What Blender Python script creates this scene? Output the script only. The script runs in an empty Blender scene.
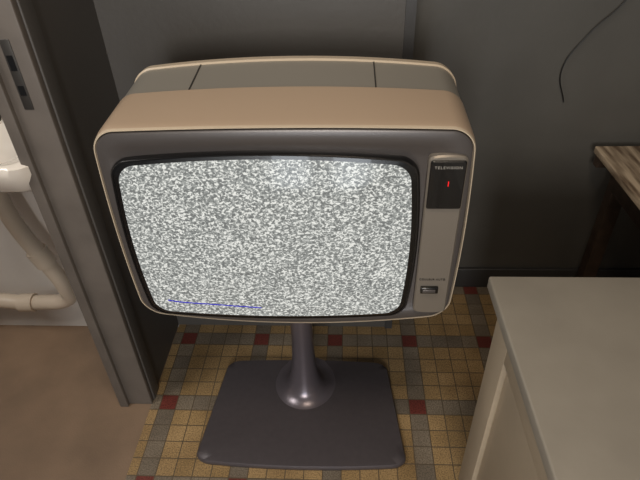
import bpy, bmesh, math, random
from mathutils import *
random.seed(4)
S=bpy.context.scene
S.view_settings.view_transform='Standard'
def lin(c):
    return tuple(((v/255)/12.92 if v/255<=.04045 else ((v/255+.055)/1.055)**2.4) for v in c)+(1,)
def mat(name,col,rough=.5,metal=0,noise=0,nscale=20,bump=0,bscale=200,coat=0,spec=.5,emis=None,es=1,trans=0):
    m=bpy.data.materials.new(name); m.use_nodes=True
    nt=m.node_tree; N=nt.nodes; L=nt.links; b=N['Principled BSDF']
    b.inputs['Base Color'].default_value=lin(col); b.inputs['Roughness'].default_value=rough
    b.inputs['Metallic'].default_value=metal; b.inputs['Coat Weight'].default_value=coat
    b.inputs['Specular IOR Level'].default_value=spec; b.inputs['Transmission Weight'].default_value=trans
    tc=N.new('ShaderNodeTexCoord')
    if noise:
        n=N.new('ShaderNodeTexNoise'); n.inputs['Scale'].default_value=nscale; n.inputs['Detail'].default_value=6
        L.new(tc.outputs['Object'],n.inputs['Vector'])
        r=N.new('ShaderNodeValToRGB'); r.color_ramp.elements[0].position=.3; r.color_ramp.elements[1].position=.7
        c=lin(col); r.color_ramp.elements[0].color=tuple(v*(1-noise) for v in c[:3])+(1,)
        r.color_ramp.elements[1].color=tuple(min(1,v*(1+noise)) for v in c[:3])+(1,)
        L.new(n.outputs['Fac'],r.inputs['Fac']); L.new(r.outputs['Color'],b.inputs['Base Color'])
    if bump:
        n=N.new('ShaderNodeTexNoise'); n.inputs['Scale'].default_value=bscale; n.inputs['Detail'].default_value=4
        L.new(tc.outputs['Object'],n.inputs['Vector'])
        bp=N.new('ShaderNodeBump'); bp.inputs['Strength'].default_value=bump; bp.inputs['Distance'].default_value=.003
        L.new(n.outputs['Fac'],bp.inputs['Height']); L.new(bp.outputs['Normal'],b.inputs['Normal'])
    if emis:
        b.inputs['Emission Color'].default_value=lin(emis); b.inputs['Emission Strength'].default_value=es
    return m
def link(o,parent=None):
    S.collection.objects.link(o)
    if parent: o.parent=parent
    return o
def empty(name):
    o=bpy.data.objects.new(name,None); o.empty_display_size=.1; return link(o)
def mesh_obj(name,bm,mats,parent=None,smooth=None):
    me=bpy.data.meshes.new(name); bmesh.ops.recalc_face_normals(bm,faces=bm.faces); bm.to_mesh(me); bm.free()
    for m in (mats if isinstance(mats,list) else [mats]): me.materials.append(m)
    o=bpy.data.objects.new(name,me); link(o,parent)
    if smooth is not None:
        for p in me.polygons: p.use_smooth=True
        me.set_sharp_from_angle(angle=math.radians(smooth))
    return o
def box(name,x0,x1,y0,y1,z0,z1,m,parent=None,bev=0,seg=3):
    bm=bmesh.new(); bmesh.ops.create_cube(bm,size=1)
    for v in bm.verts:
        v.co=Vector(((x0+x1)/2+v.co.x*(x1-x0),(y0+y1)/2+v.co.y*(y1-y0),(z0+z1)/2+v.co.z*(z1-z0)))
    if bev: bmesh.ops.bevel(bm,geom=bm.edges[:],offset=bev,segments=seg,affect='EDGES',profile=.5)
    return mesh_obj(name,bm,m,parent,35 if bev else None)
def outline(cx,cz,w,h,r,bx=0,bz=0,n=10,ns=14,bt=None):
    """rounded rectangle with bowed sides -> list of (x,z)"""
    hw,hh=w/2,h/2; pts=[]
    corners=[(hw-r,hh-r,0),(-hw+r,hh-r,90),(-hw+r,-hh+r,180),(hw-r,-hh+r,270)]
    for i,(x,z,a) in enumerate(corners):
        for k in range(n+1):
            t=math.radians(a+90*k/n); pts.append((x+r*math.cos(t),z+r*math.sin(t)))
        x2,z2,a2=corners[(i+1)%4]; t=math.radians(a+90)
        p=(x+r*math.cos(t),z+r*math.sin(t)); q=(x2+r*math.cos(t),z2+r*math.sin(t))
        for k in range(1,ns): pts.append((p[0]+(q[0]-p[0])*k/ns,p[1]+(q[1]-p[1])*k/ns))
    out=[]
    for x,z in pts:
        b=bz if z<0 else (bz if bt is None else bt)
        out.append((cx+x+(x/hw)*bx*(1-(z/hh)**2), cz+z+(z/hh)*b*(1-(x/hw)**2)))
    return out
def loft(name,rings,mats,parent=None,cap0=True,cap1=True,smooth=40,fmat=None):
    bm=bmesh.new(); R=[[bm.verts.new(p) for p in r] for r in rings]; n=len(rings[0])
    for i in range(len(R)-1):
        for k in range(n):
            f=bm.faces.new((R[i][k],R[i][(k+1)%n],R[i+1][(k+1)%n],R[i+1][k]))
            if fmat: f.material_index=fmat(i,f)
    if cap0: bm.faces.new(R[0])
    if cap1:
        f=bm.faces.new(R[-1][::-1])
        if fmat: f.material_index=fmat(len(R)-2,f)
    return mesh_obj(name,bm,mats,parent,smooth)
def tube(name,pts,r,m,parent=None,res=8,smoothc=True):
    cu=bpy.data.curves.new(name,'CURVE'); cu.dimensions='3D'; cu.bevel_depth=r; cu.bevel_resolution=4; cu.resolution_u=res; cu.use_fill_caps=True
    sp=cu.splines.new('BEZIER'); sp.bezier_points.add(len(pts)-1)
    for b,p in zip(sp.bezier_points,pts): b.co=p; b.handle_left_type=b.handle_right_type='AUTO'
    tmp=bpy.data.objects.new(name+'_c',cu); S.collection.objects.link(tmp)
    dg=bpy.context.evaluated_depsgraph_get(); me=bpy.data.meshes.new_from_object(tmp.evaluated_get(dg))
    bpy.data.objects.remove(tmp); o=bpy.data.objects.new(name,me); link(o,parent); me.materials.clear(); me.materials.append(m)
    for p in me.polygons: p.use_smooth=True
    return o
def lathe(name,cx,cy,prof,m,parent=None,n=48,smooth=40):
    rings=[[(cx+r*math.cos(2*math.pi*k/n),cy+r*math.sin(2*math.pi*k/n),z) for k in range(n)] for r,z in prof]
    return loft(name,rings,m,parent,smooth=smooth)
def text(name,body,size,loc,m,parent,sx=1):
    cu=bpy.data.curves.new(name,'FONT'); cu.body=body; cu.size=size; cu.align_x='CENTER'; cu.extrude=.0003; cu.space_character=1.25
    tmp=bpy.data.objects.new(name+'_t',cu); S.collection.objects.link(tmp)
    dg=bpy.context.evaluated_depsgraph_get(); me=bpy.data.meshes.new_from_object(tmp.evaluated_get(dg)); bpy.data.objects.remove(tmp)
    o=bpy.data.objects.new(name,me); me.materials.clear(); me.materials.append(m); link(o,parent)
    o.rotation_euler=(math.radians(90),0,0); o.location=loc; o.scale=(sx,1,1); return o

# ---------------- materials
wall_m=mat('grey_wall_paint',(86,84,80),.42,noise=.08,nscale=5,bump=.15,bscale=60)
walld_m=mat('grey_wall_paint_matte',(79,76,73),.5,noise=.06,nscale=4,bump=.15,bscale=60)
jamb_m=mat('jamb_paint',(98,91,85),.45,noise=.12,nscale=12)
base_m=mat('baseboard_paint',(58,57,57),.45)
white_m=mat('bath_white',(212,206,200),.5,noise=.05,nscale=6)
conc_m=mat('bath_concrete',(130,108,88),.6,noise=.2,nscale=5,bump=.2)
steel=mat('steel',(200,196,190),.15,1)
steeld=mat('steel_dull',(80,77,74),.45,.8)
ceram=mat('ceramic',(228,220,210),.1,coat=.8)
pvc=mat('pvc_pipe',(205,190,172),.3)
black=mat('black_plastic',(14,14,15),.25,coat=.4)
cream=mat('shell_cream',(190,174,152),.34,coat=.1)
warm_lit=mat('shell_warm_lit',(188,165,142),.32,coat=.2,metal=.2)  # warm light on the top front band mixed into the shell colour
greyp=mat('insert_grey',(152,147,138),.36,metal=.3)
bez=mat('bezel_grey',(90,85,83),.32,metal=.4,bump=.03,bscale=500)
panel=mat('panel_silver',(130,122,112),.38,metal=.4)
rear=mat('rear_housing',(48,46,44),.5)
ped=mat('pedestal_metallic',(118,111,117),.28,metal=.6,bump=.02,bscale=500)
pedb=mat('pedestal_base',(86,80,83),.42,metal=.35,bump=.06,bscale=350,noise=.05,nscale=60)
cabt=mat('cabinet_top_paint',(146,139,128),.45,noise=.07,nscale=9,bump=.15,bscale=40)
cabs=mat('cabinet_side_paint',(168,153,132),.5,noise=.06,nscale=9,bump=.15,bscale=40)
red_e=mat('led_red',(60,0,0),.4,emis=(255,20,25),es=1.2)
txt=mat('print_white',(165,160,152),.5)
cable=mat('cable_black',(25,24,24),.4)
woodd=mat('dark_wood',(62,48,38),.6,noise=.3,nscale=30,bump=.3)
glassm=mat('bottle_glass',(225,225,220),.05,trans=.8)
amber=mat('bottle_amber',(150,80,50),.15,coat=.5)

def tiles():
    m=bpy.data.materials.new('floor_tiles'); m.use_nodes=True; nt=m.node_tree; N=nt.nodes; L=nt.links; b=N['Principled BSDF']
    def M(op,a,bb=None,c=None):
        n=N.new('ShaderNodeMath'); n.operation=op
        for i,v in enumerate((a,bb,c)):
            if v is None: continue
            if isinstance(v,(int,float)): n.inputs[i].default_value=v
            else: L.new(v,n.inputs[i])
        return n.outputs[0]
    tc=N.new('ShaderNodeTexCoord'); sx=N.new('ShaderNodeSeparateXYZ'); L.new(tc.outputs['Object'],sx.inputs[0])
    u=M('ADD',M('DIVIDE',M('ADD',sx.outputs[0],.037),.0519),100.5); v=M('ADD',M('DIVIDE',M('SUBTRACT',sx.outputs[1],1.281),.0540),100.5)
    cu=M('FLOOR',u); cv=M('FLOOR',v); fu=M('FRACT',u); fv=M('FRACT',v)
    bu=M('LESS_THAN',M('MODULO',cu,5),.5); bv=M('LESS_THAN',M('MODULO',cv,5),.5)
    redm=M('MULTIPLY',bu,bv); band=M('MAXIMUM',bu,bv)
    g=.028
    gr=M('MAXIMUM',M('GREATER_THAN',M('ABSOLUTE',M('SUBTRACT',fu,.5)),.5-g),M('GREATER_THAN',M('ABSOLUTE',M('SUBTRACT',fv,.5)),.5-g))
    cb=N.new('ShaderNodeCombineXYZ'); L.new(cu,cb.inputs[0]); L.new(cv,cb.inputs[1])
    wn=N.new('ShaderNodeTexWhiteNoise'); wn.noise_dimensions='2D'; L.new(cb.outputs[0],wn.inputs['Vector'])
    def mix(f,a,c):
        n=N.new('ShaderNodeMix'); n.data_type='RGBA'
        L.new(f,n.inputs[0]) if not isinstance(f,float) else setattr(n.inputs[0],'default_value',f)
        for i,v in ((6,a),(7,c)):
            if isinstance(v,tuple): n.inputs[i].default_value=v
            else: L.new(v,n.inputs[i])
        return n.outputs[2]
    och=mix(wn.outputs['Value'],lin((160,132,90)),lin((182,152,108)))
    gry=mix(wn.outputs['Value'],lin((124,113,99)),lin((146,133,115)))
    c=mix(band,och,gry); c=mix(redm,c,lin((122,60,52)))
    n1=N.new('ShaderNodeTexNoise'); n1.inputs['Scale'].default_value=260; n1.inputs['Detail'].default_value=3; L.new(tc.outputs['Object'],n1.inputs['Vector'])
    sp=N.new('ShaderNodeValToRGB'); sp.color_ramp.elements[0].position=.35; sp.color_ramp.elements[1].position=.6
    sp.color_ramp.elements[0].color=(.55,.55,.55,1); sp.color_ramp.elements[1].color=(1.1,1.1,1.1,1); L.new(n1.outputs['Fac'],sp.inputs[0])
    mu=N.new('ShaderNodeMix'); mu.data_type='RGBA'; mu.blend_type='MULTIPLY'; mu.inputs[0].default_value=1; L.new(c,mu.inputs[6]); L.new(sp.outputs[0],mu.inputs[7])
    n3=N.new('ShaderNodeTexNoise'); n3.inputs['Scale'].default_value=9; n3.inputs['Detail'].default_value=5; L.new(tc.outputs['Object'],n3.inputs['Vector'])
    s3=N.new('ShaderNodeValToRGB'); s3.color_ramp.elements[0].position=.3; s3.color_ramp.elements[1].position=.65
    s3.color_ramp.elements[0].color=(.72,.70,.68,1); s3.color_ramp.elements[1].color=(1,1,1,1); L.new(n3.outputs['Fac'],s3.inputs[0])
    m3=N.new('ShaderNodeMix'); m3.data_type='RGBA'; m3.blend_type='MULTIPLY'; m3.inputs[0].default_value=1; L.new(mu.outputs[2],m3.inputs[6]); L.new(s3.outputs[0],m3.inputs[7])
    c=mix(gr,m3.outputs[2],lin((92,79,63)))
    L.new(c,b.inputs['Base Color']); b.inputs['Roughness'].default_value=.42
    bp=N.new('ShaderNodeBump'); bp.invert=True; bp.inputs['Strength'].default_value=.4; bp.inputs['Distance'].default_value=.002
    L.new(gr,bp.inputs['Height']); L.new(bp.outputs['Normal'],b.inputs['Normal'])
    return m
def snow():
    m=bpy.data.materials.new('crt_static'); m.use_nodes=True; nt=m.node_tree; N=nt.nodes; L=nt.links; b=N['Principled BSDF']
    def M(op,a,bb=None):
        n=N.new('ShaderNodeMath'); n.operation=op
        for i,v in enumerate((a,bb)):
            if v is None: continue
            if isinstance(v,(int,float)): n.inputs[i].default_value=v
            else: L.new(v,n.inputs[i])
        return n.outputs[0]
    tc=N.new('ShaderNodeTexCoord'); mp=N.new('ShaderNodeMapping'); mp.inputs['Scale'].default_value=(175,1,235)
    L.new(tc.outputs['Object'],mp.inputs[0])
    n=N.new('ShaderNodeTexNoise'); n.inputs['Scale'].default_value=1; n.inputs['Detail'].default_value=1.5; n.inputs['Distortion'].default_value=.8
    L.new(mp.outputs[0],n.inputs['Vector'])
    r=N.new('ShaderNodeValToRGB'); e=r.color_ramp.elements
    e[0].position=.38; e[0].color=lin((122,124,122)); e[1].position=.61; e[1].color=lin((255,255,248))
    k=e.new(.51); k.color=lin((170,173,169))
    L.new(n.outputs['Fac'],r.inputs[0])
    sx=N.new('ShaderNodeSeparateXYZ'); L.new(tc.outputs['Object'],sx.inputs[0])
    x,z=sx.outputs[0],sx.outputs[2]
    n2=N.new('ShaderNodeTexNoise'); n2.inputs['Scale'].default_value=90; L.new(tc.outputs['Object'],n2.inputs['Vector'])
    lz=M('ADD',M('MULTIPLY',M('ADD',x,.385),-.090),.626)
    lz=M('ADD',lz,M('MULTIPLY',M('SUBTRACT',n2.outputs['Fac'],.5),.004))
    ln=M('MULTIPLY',M('LESS_THAN',M('ABSOLUTE',M('SUBTRACT',z,lz)),.0021),M('MULTIPLY',M('GREATER_THAN',x,-.38),M('LESS_THAN',x,-.18)))
    mx=N.new('ShaderNodeMix'); mx.data_type='RGBA'; L.new(ln,mx.inputs[0]); L.new(r.outputs[0],mx.inputs[6]); mx.inputs[7].default_value=lin((50,45,200))
    L.new(mx.outputs[2],b.inputs['Emission Color']); b.inputs['Emission Strength'].default_value=.8
    b.inputs['Base Color'].default_value=lin((40,42,42)); b.inputs['Roughness'].default_value=.12; b.inputs['Specular IOR Level'].default_value=.25
    return m
def wood():
    m=mat('weathered_wood',(140,112,86),.7,bump=.5,bscale=40); nt=m.node_tree; N=nt.nodes; L=nt.links; b=N['Principled BSDF']
    tc=N.new('ShaderNodeTexCoord'); mp=N.new('ShaderNodeMapping'); mp.inputs['Scale'].default_value=(45,5,40); L.new(tc.outputs['Object'],mp.inputs[0])
    n=N.new('ShaderNodeTexNoise'); n.inputs['Scale'].default_value=1; n.inputs['Detail'].default_value=8; L.new(mp.outputs[0],n.inputs['Vector'])
    r=N.new('ShaderNodeValToRGB'); r.color_ramp.elements[0].position=.35; r.color_ramp.elements[1].position=.6
    r.color_ramp.elements[0].color=lin((105,85,66)); r.color_ramp.elements[1].color=lin((196,176,150)); L.new(n.outputs['Fac'],r.inputs[0]); L.new(r.outputs[0],b.inputs['Base Color'])
    return m
tile_m=tiles(); snow_m=snow(); wood_m=wood()

# ---------------- room
box('floor',-.61,2.2,-2.2,1.58,-.05,0,tile_m)
box('floor_bathroom',-2.4,-.61,-.8,1.335,-.05,0,conc_m)
H=2.6
box('wall_back',.16,2.2,1.58,1.7,0,H,wall_m)
box('wall_alcove',-.612,.16,1.348,1.7,0,H,walld_m)
box('wall_left',-.686,-.612,1.02,1.7,0,H,walld_m)
box('wall_left_near',-.686,-.612,-2.2,.12,0,H,walld_m)
box('wall_bathroom',-2.4,-.686,1.335,1.45,0,H,white_m)
box('wall_bathroom_left',-2.5,-2.4,-.8,1.45,0,H,white_m)
box('wall_right',2.2,2.3,-2.2,1.7,0,H,wall_m)
box('baseboard_back',.16,2.2,1.565,1.58,0,.09,base_m,bev=.003)
box('trim_alcove',.14,.165,1.340,1.350,0,H,base_m)
dj=empty('door_frame')
box('jamb',-.682,-.607,1.002,1.022,0,2.1,jamb_m,dj,.003)
box('stop',-.706,-.679,.99,1.02,0,2.1,jamb_m,dj,.003)
box('casing',-.613,-.603,1.02,1.065,0,2.1,walld_m,dj,.003)
box('strike_plate',-.657,-.637,1.0005,1.003,.98,1.12,steeld,dj,.001)
box('strike_hole',-.653,-.641,.9995,1.0015,1.06,1.09,black,dj)
box('strike_hole_2',-.653,-.641,.9995,1.0015,1.01,1.03,black,dj)

# ---------------- television
tv=empty('television')
X=-.113
def o3(pts,y): return [(x,y,z) for x,z in pts]
def prof(w,h,r,bx,bt,bb,cz): return outline(X,cz,w,h,r,bx,bb,bt=bt)
sp_=[(.836,.657,1.008,.5805,.037,.006,.030),
 (.829,.660,1.0095,.579,.039,.006,.030),
 (.829,.663,1.011,.578,.040,.006,.030),
 (.834,.667,1.013,.576,.042,.006,.030),
 (.850,.669,1.016,.575,.042,.007,.030),
 (.966,.672,1.022,.574,.042,.014,.030),
 (.968,.670,1.0205,.576,.042,.014,.030),
 (.970,.670,1.0205,.576,.042,.014,.030),
 (1.080,.673,1.027,.574,.043,.020,.025),
 (1.082,.677,1.030,.570,.044,.021,.025),
 (1.098,.675,1.030,.572,.044,.021,.025),
 (1.106,.658,1.019,.582,.044,.020,.025),
 (1.110,.600,.990,.60,.06,.01,.02)]
rings=[o3(prof(w,t-b,r,.008,bt,bb,(t+b)/2),y) for y,w,t,b,r,bt,bb in sp_]
def fm(i,f):
    c=f.calc_center_median()
    if i<3: return 0
    if i in(3,4): return 1 if c.z>.97 else 0
    if i in(5,6): return 3
    if i==7: return 2
    if i>=10: return 3
    return 0
loft('shell',rings,[cream,warm_lit,greyp,rear],tv,cap0=False,fmat=fm,smooth=30)
for i,sx in enumerate((-.300,.055)):
    bm=bmesh.new(); t=(sx-X)/.334; k=1-t*t
    for a,(y,z) in enumerate(((.970,1.0205+.014*k),(1.080,1.027+.020*k))):
        for dx in(-.0013,.0013):
            for dz in(-.006,.0012): bm.verts.new((sx+dx,y,z+dz))
    bmesh.ops.convex_hull(bm,input=bm.verts[:]); mesh_obj(f'seam_{i+1}',bm,rear,tv)
rr=[(1.105,.58,.40,.07,.79-.01),(1.16,.52,.36,.08,.77),(1.24,.40,.28,.08,.75),(1.28,.30,.2,.06,.74),(1.29,.26,.17,.05,.74)]
loft('rear_housing',[o3(outline(X,c,w,h,r),y) for y,w,h,r,c in rr],rear,tv)
bz=[(.838,.658,.428,.037,.006,.006,.030,.794),(.829,.656,.425,.036,.006,.006,.030,.794),(.8272,.649,.418,.035,.006,.006,.029,.794),(.830,.61,.375,.034,.006,.008,.027,.789),(.836,.58,.35,.03,.006,.008,.024,.785)]
loft('front_bezel',[o3(prof(*s[1:]),s[0]) for s in bz],bez,tv,cap0=False,smooth=50)
SX,SZ=-.149,.769
def so(s,y,d=0):
    return o3(outline(SX,SZ,.540*s,.366*s,.030*s,.012*s,.015*s),y)
rs=[so(1.020,.838),so(1.020,.825),so(1.010,.821),so(1.0,.821)]
loft('screen_surround',rs,black,tv,cap0=False,cap1=False)
ss=[1,.99,.98,.972,.966,.88,.78,.66,.53,.4,.25,.1]
rg=[so(s,.822-.022*(1-s**2)) for s in ss]
loft('picture_tube',rg,[black,snow_m],tv,cap0=False,smooth=180,fmat=lambda i,f:0 if i<4 else 1)
PX=.177
loft('control_panel',[o3(outline(PX,.778,.068,.368,.008,0,.004),.836),o3(outline(PX,.778,.068,.368,.008,0,.004),.824),o3(outline(PX,.778,.062,.362,.007,0,.004),.821)],panel,tv,cap0=False,smooth=15)
loft('channel_display',[o3(outline(PX,.908,.062,.098,.004),.824),o3(outline(PX,.908,.062,.098,.004),.818),o3(outline(PX,.908,.059,.095,.004),.8165)],black,tv,cap0=False,smooth=15)
text('channel_digit','1',.015,(PX+.003,.8155,.908),red_e,tv)
text('panel_lettering','TELEVISION',.0072,(PX,.8155,.943),txt,tv,1.05)
text('panel_lettering_low','COULEUR AUTO',.0068,(PX-.002,.820,.684),black,tv,.85)
box('power_button',PX-.024,PX+.012,.814,.823,.652,.668,black,tv,.002)
box('power_button_cap',PX-.020,PX+.006,.812,.816,.656,.664,bez,tv,.001)
BX,BY=-.127,.988; CX,CY=-.127,1.068
pf=[(.085,.026),(.065,.036),(.052,.052),(.044,.08),(.038,.12),(.034,.17),(.0315,.24),(.031,.36),(.032,.46),(.036,.52),(.045,.55),(.06,.575)]
lathe('pedestal_column',CX,CY,[(.12,.018)]+[(.1,.0215)]+pf,ped,tv)
def base_out(s,z,dz=0):
    pts=outline(0,0,1,1,.075,.0,.0,n=8,ns=10); out=[]
    for x,y in pts:
        w=.525+(.5-y)*.075
        yy=y*.36; xx=x*w
        yy+= -.014*(1-(2*x)**2)*(1 if y<0 else -.6)*abs(2*y)
        out.append((BX+xx*s,BY+yy*s,z))
    return out
R_=[base_out(.985,0),base_out(1,.004),base_out(1,.012),base_out(.985,.018),base_out(.9,.0195),base_out(.6,.022),base_out(.3,.024)]
loft('pedestal_base',R_,pedb,tv,smooth=50)

# ---------------- cabinet
cb=empty('painted_cabinet')
box('top',.273,1.05,.05,.782,.702,.73,cabt,cb,.004)
box('body',.307,1.02,.08,.750,.06,.703,cabs,cb,.002)
box('plinth',.315,1.0,.09,.74,0,.06,cabs,cb)
for n,a in {'stile_rear':(.296,.308,.67,.752,.06,.70),'stile_front':(.296,.308,.08,.15,.06,.70),'rail_top':(.296,.308,.15,.67,.61,.70),'rail_bottom':(.296,.308,.15,.67,.06,.14)}.items():
    box(n,*a,cabs,cb,.002)
# ---------------- table
tb=empty('wooden_table')
TX,TY=.775,1.535
for i in range(7):
    yo=random.uniform(-.006,.006)
    box(f'plank_{i+1}',TX+.14*i,TX+.14*(i+1)-.003,TY-.56+yo,TY+yo,.600,.622,wood_m,tb,.003)
box('board_end',TX+.01,1.74,TY-.03,TY-.005,.56,.601,woodd,tb)
for i,(x,y) in enumerate([(TX+.06,TY-.08),(TX+.06,TY-.5),(1.66,TY-.08),(1.66,TY-.5)]):
    box(f'leg_{i+1}',x,x+.045,y,y+.045,0,.601,woodd,tb,.003)
box('apron_left',TX+.055,TX+.075,TY-.5,TY-.05,.50,.601,woodd,tb)
tube('wall_cable',[(.80,1.572,1.3),(.76,1.57,1.05),(.68,1.57,.95),(.63,1.57,.85),(.66,1.57,.75)],.0018,cable)
# ---------------- bathroom
sk=empty('wash_basin')
def ringb(w,d,z,cx=-.915,cy=1.145,r=.05):
    return [(x,y,z+.035) for x,y in outline(cx,cy,w,d,r)]
loft('basin',[ringb(.34,.2,.70,cy=1.205),ringb(.40,.27,.72,cy=1.18),ringb(.45,.33,.76,cy=1.15),ringb(.47,.35,.80),ringb(.47,.35,.82),ringb(.45,.33,.826),ringb(.36,.22,.82,cy=1.105),ringb(.33,.19,.78,cy=1.105),ringb(.2,.12,.74,cy=1.105)],ceram,sk,smooth=60)
for i,x in enumerate((-.95,-.83)):
    lathe(f'tap_{i+1}',x,1.23,[(.02,.858),(.022,.87),(.012,.88),(.012,.91),(.026,.915),(.028,.935),(.02,.95)],steel,sk,24)
    tube(f'spout_{i+1}',[(x,1.225,.895),(x,1.185,.91),(x,1.145,.89)],.009,steel,sk)
tube('supply_hose',[(-.84,1.28,.78),(-.78,1.24,.68),(-.76,1.25,.60),(-.84,1.31,.56)],.004,cable,sk)
tube('pipe_main',[(-.98,1.23,.75),(-.97,1.23,.55),(-.93,1.24,.38),(-.91,1.25,.27),(-.93,1.27,.20),(-1.05,1.28,.17),(-1.3,1.28,.16),(-1.36,1.28,.08),(-1.36,1.28,0)],.026,pvc,sk,res=16)
tube('pipe_collar',[(-.945,1.238,.43),(-.93,1.242,.375)],.032,pvc,sk)
tube('pipe_collar_2',[(-1.06,1.28,.17),(-1.11,1.28,.168)],.032,pvc,sk)
box('light_switch',-.78,-.71,1.322,1.335,1.16,1.24,ceram,None,.004)
sh=empty('toiletries_shelf')
box('shelf_board',-1.3,-.80,1.25,1.334,.985,.993,ceram,sh,.002)
for i,(x,r,h,m) in enumerate([(-.835,.020,.085,glassm),(-.885,.024,.075,amber),(-.94,.02,.10,glassm),(-1.0,.025,.09,ceram)]):
    lathe(f'bottle_{i+1}',x,1.28,[(r*.9,.993),(r,.997),(r,.993+h*.65),(r*.4,.993+h*.8),(r*.4,.993+h)],m,sh,20)

# ---------------- lights
def area(name,loc,target,sx,sy,p,col):
    l=bpy.data.lights.new(name,'AREA'); l.shape='RECTANGLE'; l.size=sx; l.size_y=sy; l.energy=p; l.color=col
    o=bpy.data.objects.new(name,l); link(o); o.location=loc
    o.rotation_euler=(Vector(target)-Vector(loc)).to_track_quat('-Z','Y').to_euler(); return o
for i,x in enumerate((-.38,.12)):
    area(f'window_light_{i+1}',(x,-2.1,1.55),(x,0,1.5),.30,.75,20,(1,.95,.88))
    area(f'window_light_low_{i+1}',(x,-2.1,.65),(x,0,.65),.30,.9,7,(.85,.92,1))
area('warm_fill_light',(.1,.1,2.5),(0,.9,.8),.4,.4,11,(1,.83,.64))  # added warm overhead fill for the top of the shell, no modelled fitting
area('bathroom_light',(-1.5,.3,2.2),(-1.2,1.3,.6),.6,.6,17,(1,.96,.9))
w=bpy.data.worlds.new('World'); S.world=w; w.use_nodes=True
w.node_tree.nodes['Background'].inputs[0].default_value=(1,.98,.96,1); w.node_tree.nodes['Background'].inputs[1].default_value=.10

cd=bpy.data.cameras.new('camera'); cam=bpy.data.objects.new('camera',cd); link(cam); S.camera=cam
cd.sensor_width=36; cd.lens=36*530/640; cd.clip_start=.01
R=Matrix.Rotation(math.radians(3.5),3,'Z')@Matrix.Rotation(math.radians(90-36.8),3,'X')@Matrix.Rotation(math.radians(-1.9),3,'Z')
cam.matrix_world=Matrix.Translation((0,0,1.4))@R.to_4x4()
